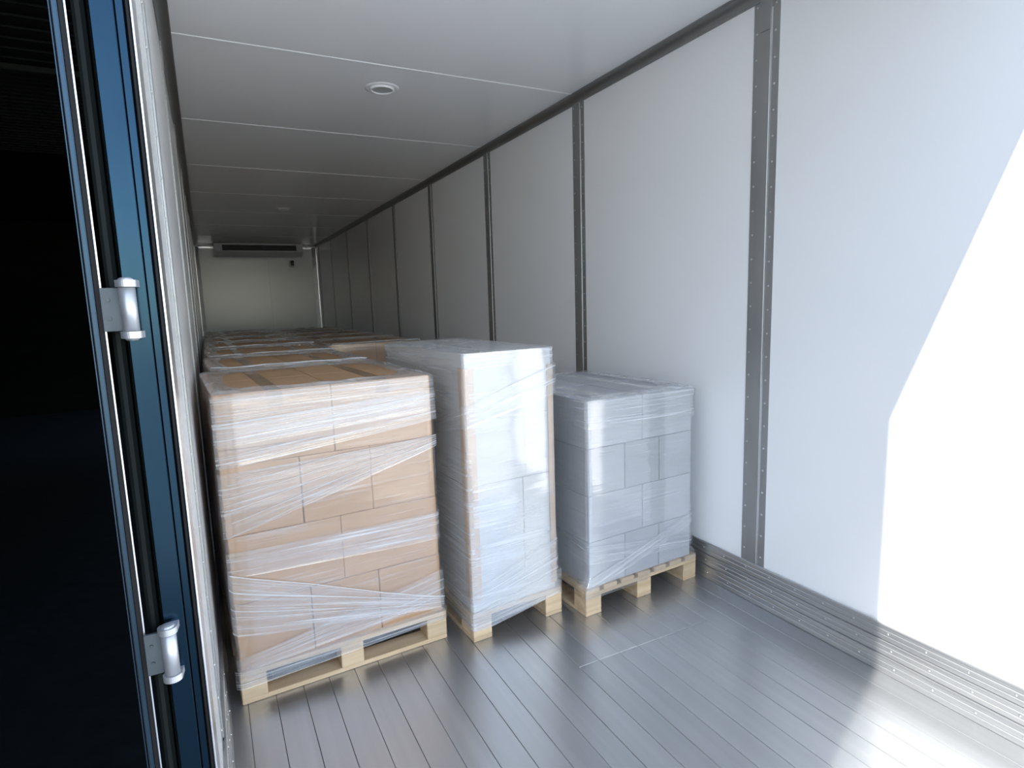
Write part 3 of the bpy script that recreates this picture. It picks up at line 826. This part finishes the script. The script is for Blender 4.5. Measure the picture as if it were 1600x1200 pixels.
for i in range(5):
    Fk = frame_at(1.09, 5.72 + 0.965*i, 2.5)
    wh = '%s brown stack in right row' % ORDR[i]
    pallet(Fk, 0.94, 0.90, 'wooden pallet under the %s' % wh, 'x', 'x')
    brown_stack(Fk, 0.137, 0.267, *PR, wh, full=False)
    t, p = stack_film(Fk, PR, (0, 0.94, 0, 0.90), 0.09, 1.208, 'clear stretch film around the %s' % wh, bulge=0.012, ridge=True, seed=31.0+i*2.0,
                      rows_n=24, n_side=(20, 20), share=None if i < 1 else shareR, crumple=0.016)
    if i == 0: shareR = p

# --- tall narrow white stack
Bf = frame_at(1.071, 2.377, 3.6)
PBB = (0.010, 0.474, 0.012, 1.02)
pallet(Bf, 0.503, 1.04, 'pale wooden pallet under the tall narrow white stack', 'x', 'y', front_blocks=2)
bh = 0.303
for l in range(4):
    z = 0.137 + l*bh
    if l == 3:
        carton_box(Bf, (PBB[0]+PBB[1])/2, (PBB[2]+PBB[3])/2, z, PBB[1]-PBB[0], PBB[3]-PBB[2], bh, 'whitebox', 'long white carton on top of the tall narrow white stack', 'box', 'white cartons of the narrow stack', 'whitetape', True)
    else:
        xs = 0.315 if l == 2 else 0.30
        for (a, b, nm) in ((PBB[0], xs, 'left'), (xs, PBB[1], 'right')):
            carton_box(Bf, (a+b)/2, (PBB[2]+PBB[3])/2, z, b-a, PBB[3]-PBB[2], bh, 'whitebox', 'white carton, %s, %s, of the tall narrow white stack' % (lname(l), nm), 'box', 'white cartons of the narrow stack', parts=False)
# corner boards
def corner_board(frame, lx, ly, sx, z0, z1, label, a=0.055, b=0.05, tk=0.004):
    p = frame @ Vector((lx, ly, 0))
    bm = bmesh.new()
    e = 0.0015
    extrude_z(bm, [(-sx*e, -e-tk), (sx*a, -e-tk), (sx*a, -e), (-sx*e, -e), (-sx*e, b), (-sx*(e+tk), b), (-sx*(e+tk), -e-tk)], 0, z1-z0)
    o = obj('corner_board', bm, 'protector', None, loc=(p.x, p.y, z0), rz=frame.to_euler().z)
    tag(o, label, 'corner board', 'corner boards of the narrow stack')
corner_board(Bf, PBB[0], PBB[2], 1, 0.19, 1.285, 'brown cardboard corner board at left front edge of tall white stack', a=0.045)
corner_board(Bf, PBB[1], PBB[2], -1, 0.17, 1.27, 'brown cardboard corner board at right front edge of tall white stack', a=0.026)
PFB = (PBB[0]-0.004, PBB[1]+0.004, PBB[2]-0.004, PBB[3])
filmB, _ = stack_film(Bf, PFB, (0, 0.503, 0, 1.04), 0.06, 1.352, 'dense stretch film around the tall narrow white stack', 'filmdense',
    hem=lambda x, y: 0.0 if y > 0.05 else 0.055*min(max((x-0.1)/0.35, 0), 1) - 0.005, top='closed', seed=9.0, rows_n=52, n_side=(26, 40))
film_band(filmB, PFB, -0.3, 0.56, lin(1.02, 1.13), lin(1.12, 1.27), 7, off=0.0125)
film_band(filmB, PFB, -0.1, 0.56, lin(0.155, 0.24), lin(0.26, 0.42), 12, off=0.0125)
film_band(filmB, PFB, -0.05, 0.52, lin(0.075, 0.115), lin(0.15, 0.24), 12, off=0.019)

# --- low pale stack beside the right wall
Cf = frame_at(1.646, 2.299, 3.6)
PC = (0.032, 0.742, 0.012, 0.932)
pallet(Cf, 0.778, 0.95, 'wooden pallet with end grain blocks under the low stack by right wall', 'y', 'y')
bh = 0.2375
for l in range(4):
    z = 0.134 + 0.003 + l*bh
    nx = 2 if l % 2 == 1 else 3
    for r in range(2):
        for c in range(nx):
            bw, bd = (PC[1]-PC[0])/nx, (PC[3]-PC[2])/2
            carton_box(Cf, PC[0]+bw*(c+0.5), PC[2]+bd*(r+0.5), z, bw, bd, bh, 'greybox',
                       'pale grey carton, %s, %s %s, of low stack by right wall' % (lname(l), ('front', 'back')[r], COLS[nx][c]), 'box', 'pale cartons of the low stack', 'whitetape' if l == 3 else None, False, parts=(l == 3))
FC = (0.010, 2)
filmC, _ = stack_film(Cf, PC, (0, 0.778, 0, 0.95), 0.118, 1.09, 'clear stretch film around the low pale stack by right wall', 'filmlow',
    hem=lambda x, y: (-0.03 if x < 0.4 else 0.0), seed=17.0, rows_n=40, n_side=(34, 34), inset=(0.07, 0.07, 0.09, 0.06), crumple=0.006, fb=FC)
film_band(filmC, PC, -0.1, 0.8, lin(0.95, 0.93), lin(1.085, 1.085), 10, fb=FC)
film_band(filmC, PC, -0.1, 0.75, lin(0.125, 0.33), lin(0.19, 0.40), 9, off=0.0125, fb=FC)
film_band(filmC, PC, -0.2, 0.8, lin(0.27, 0.20), lin(0.36, 0.27), 8, off=0.0118, fb=FC)
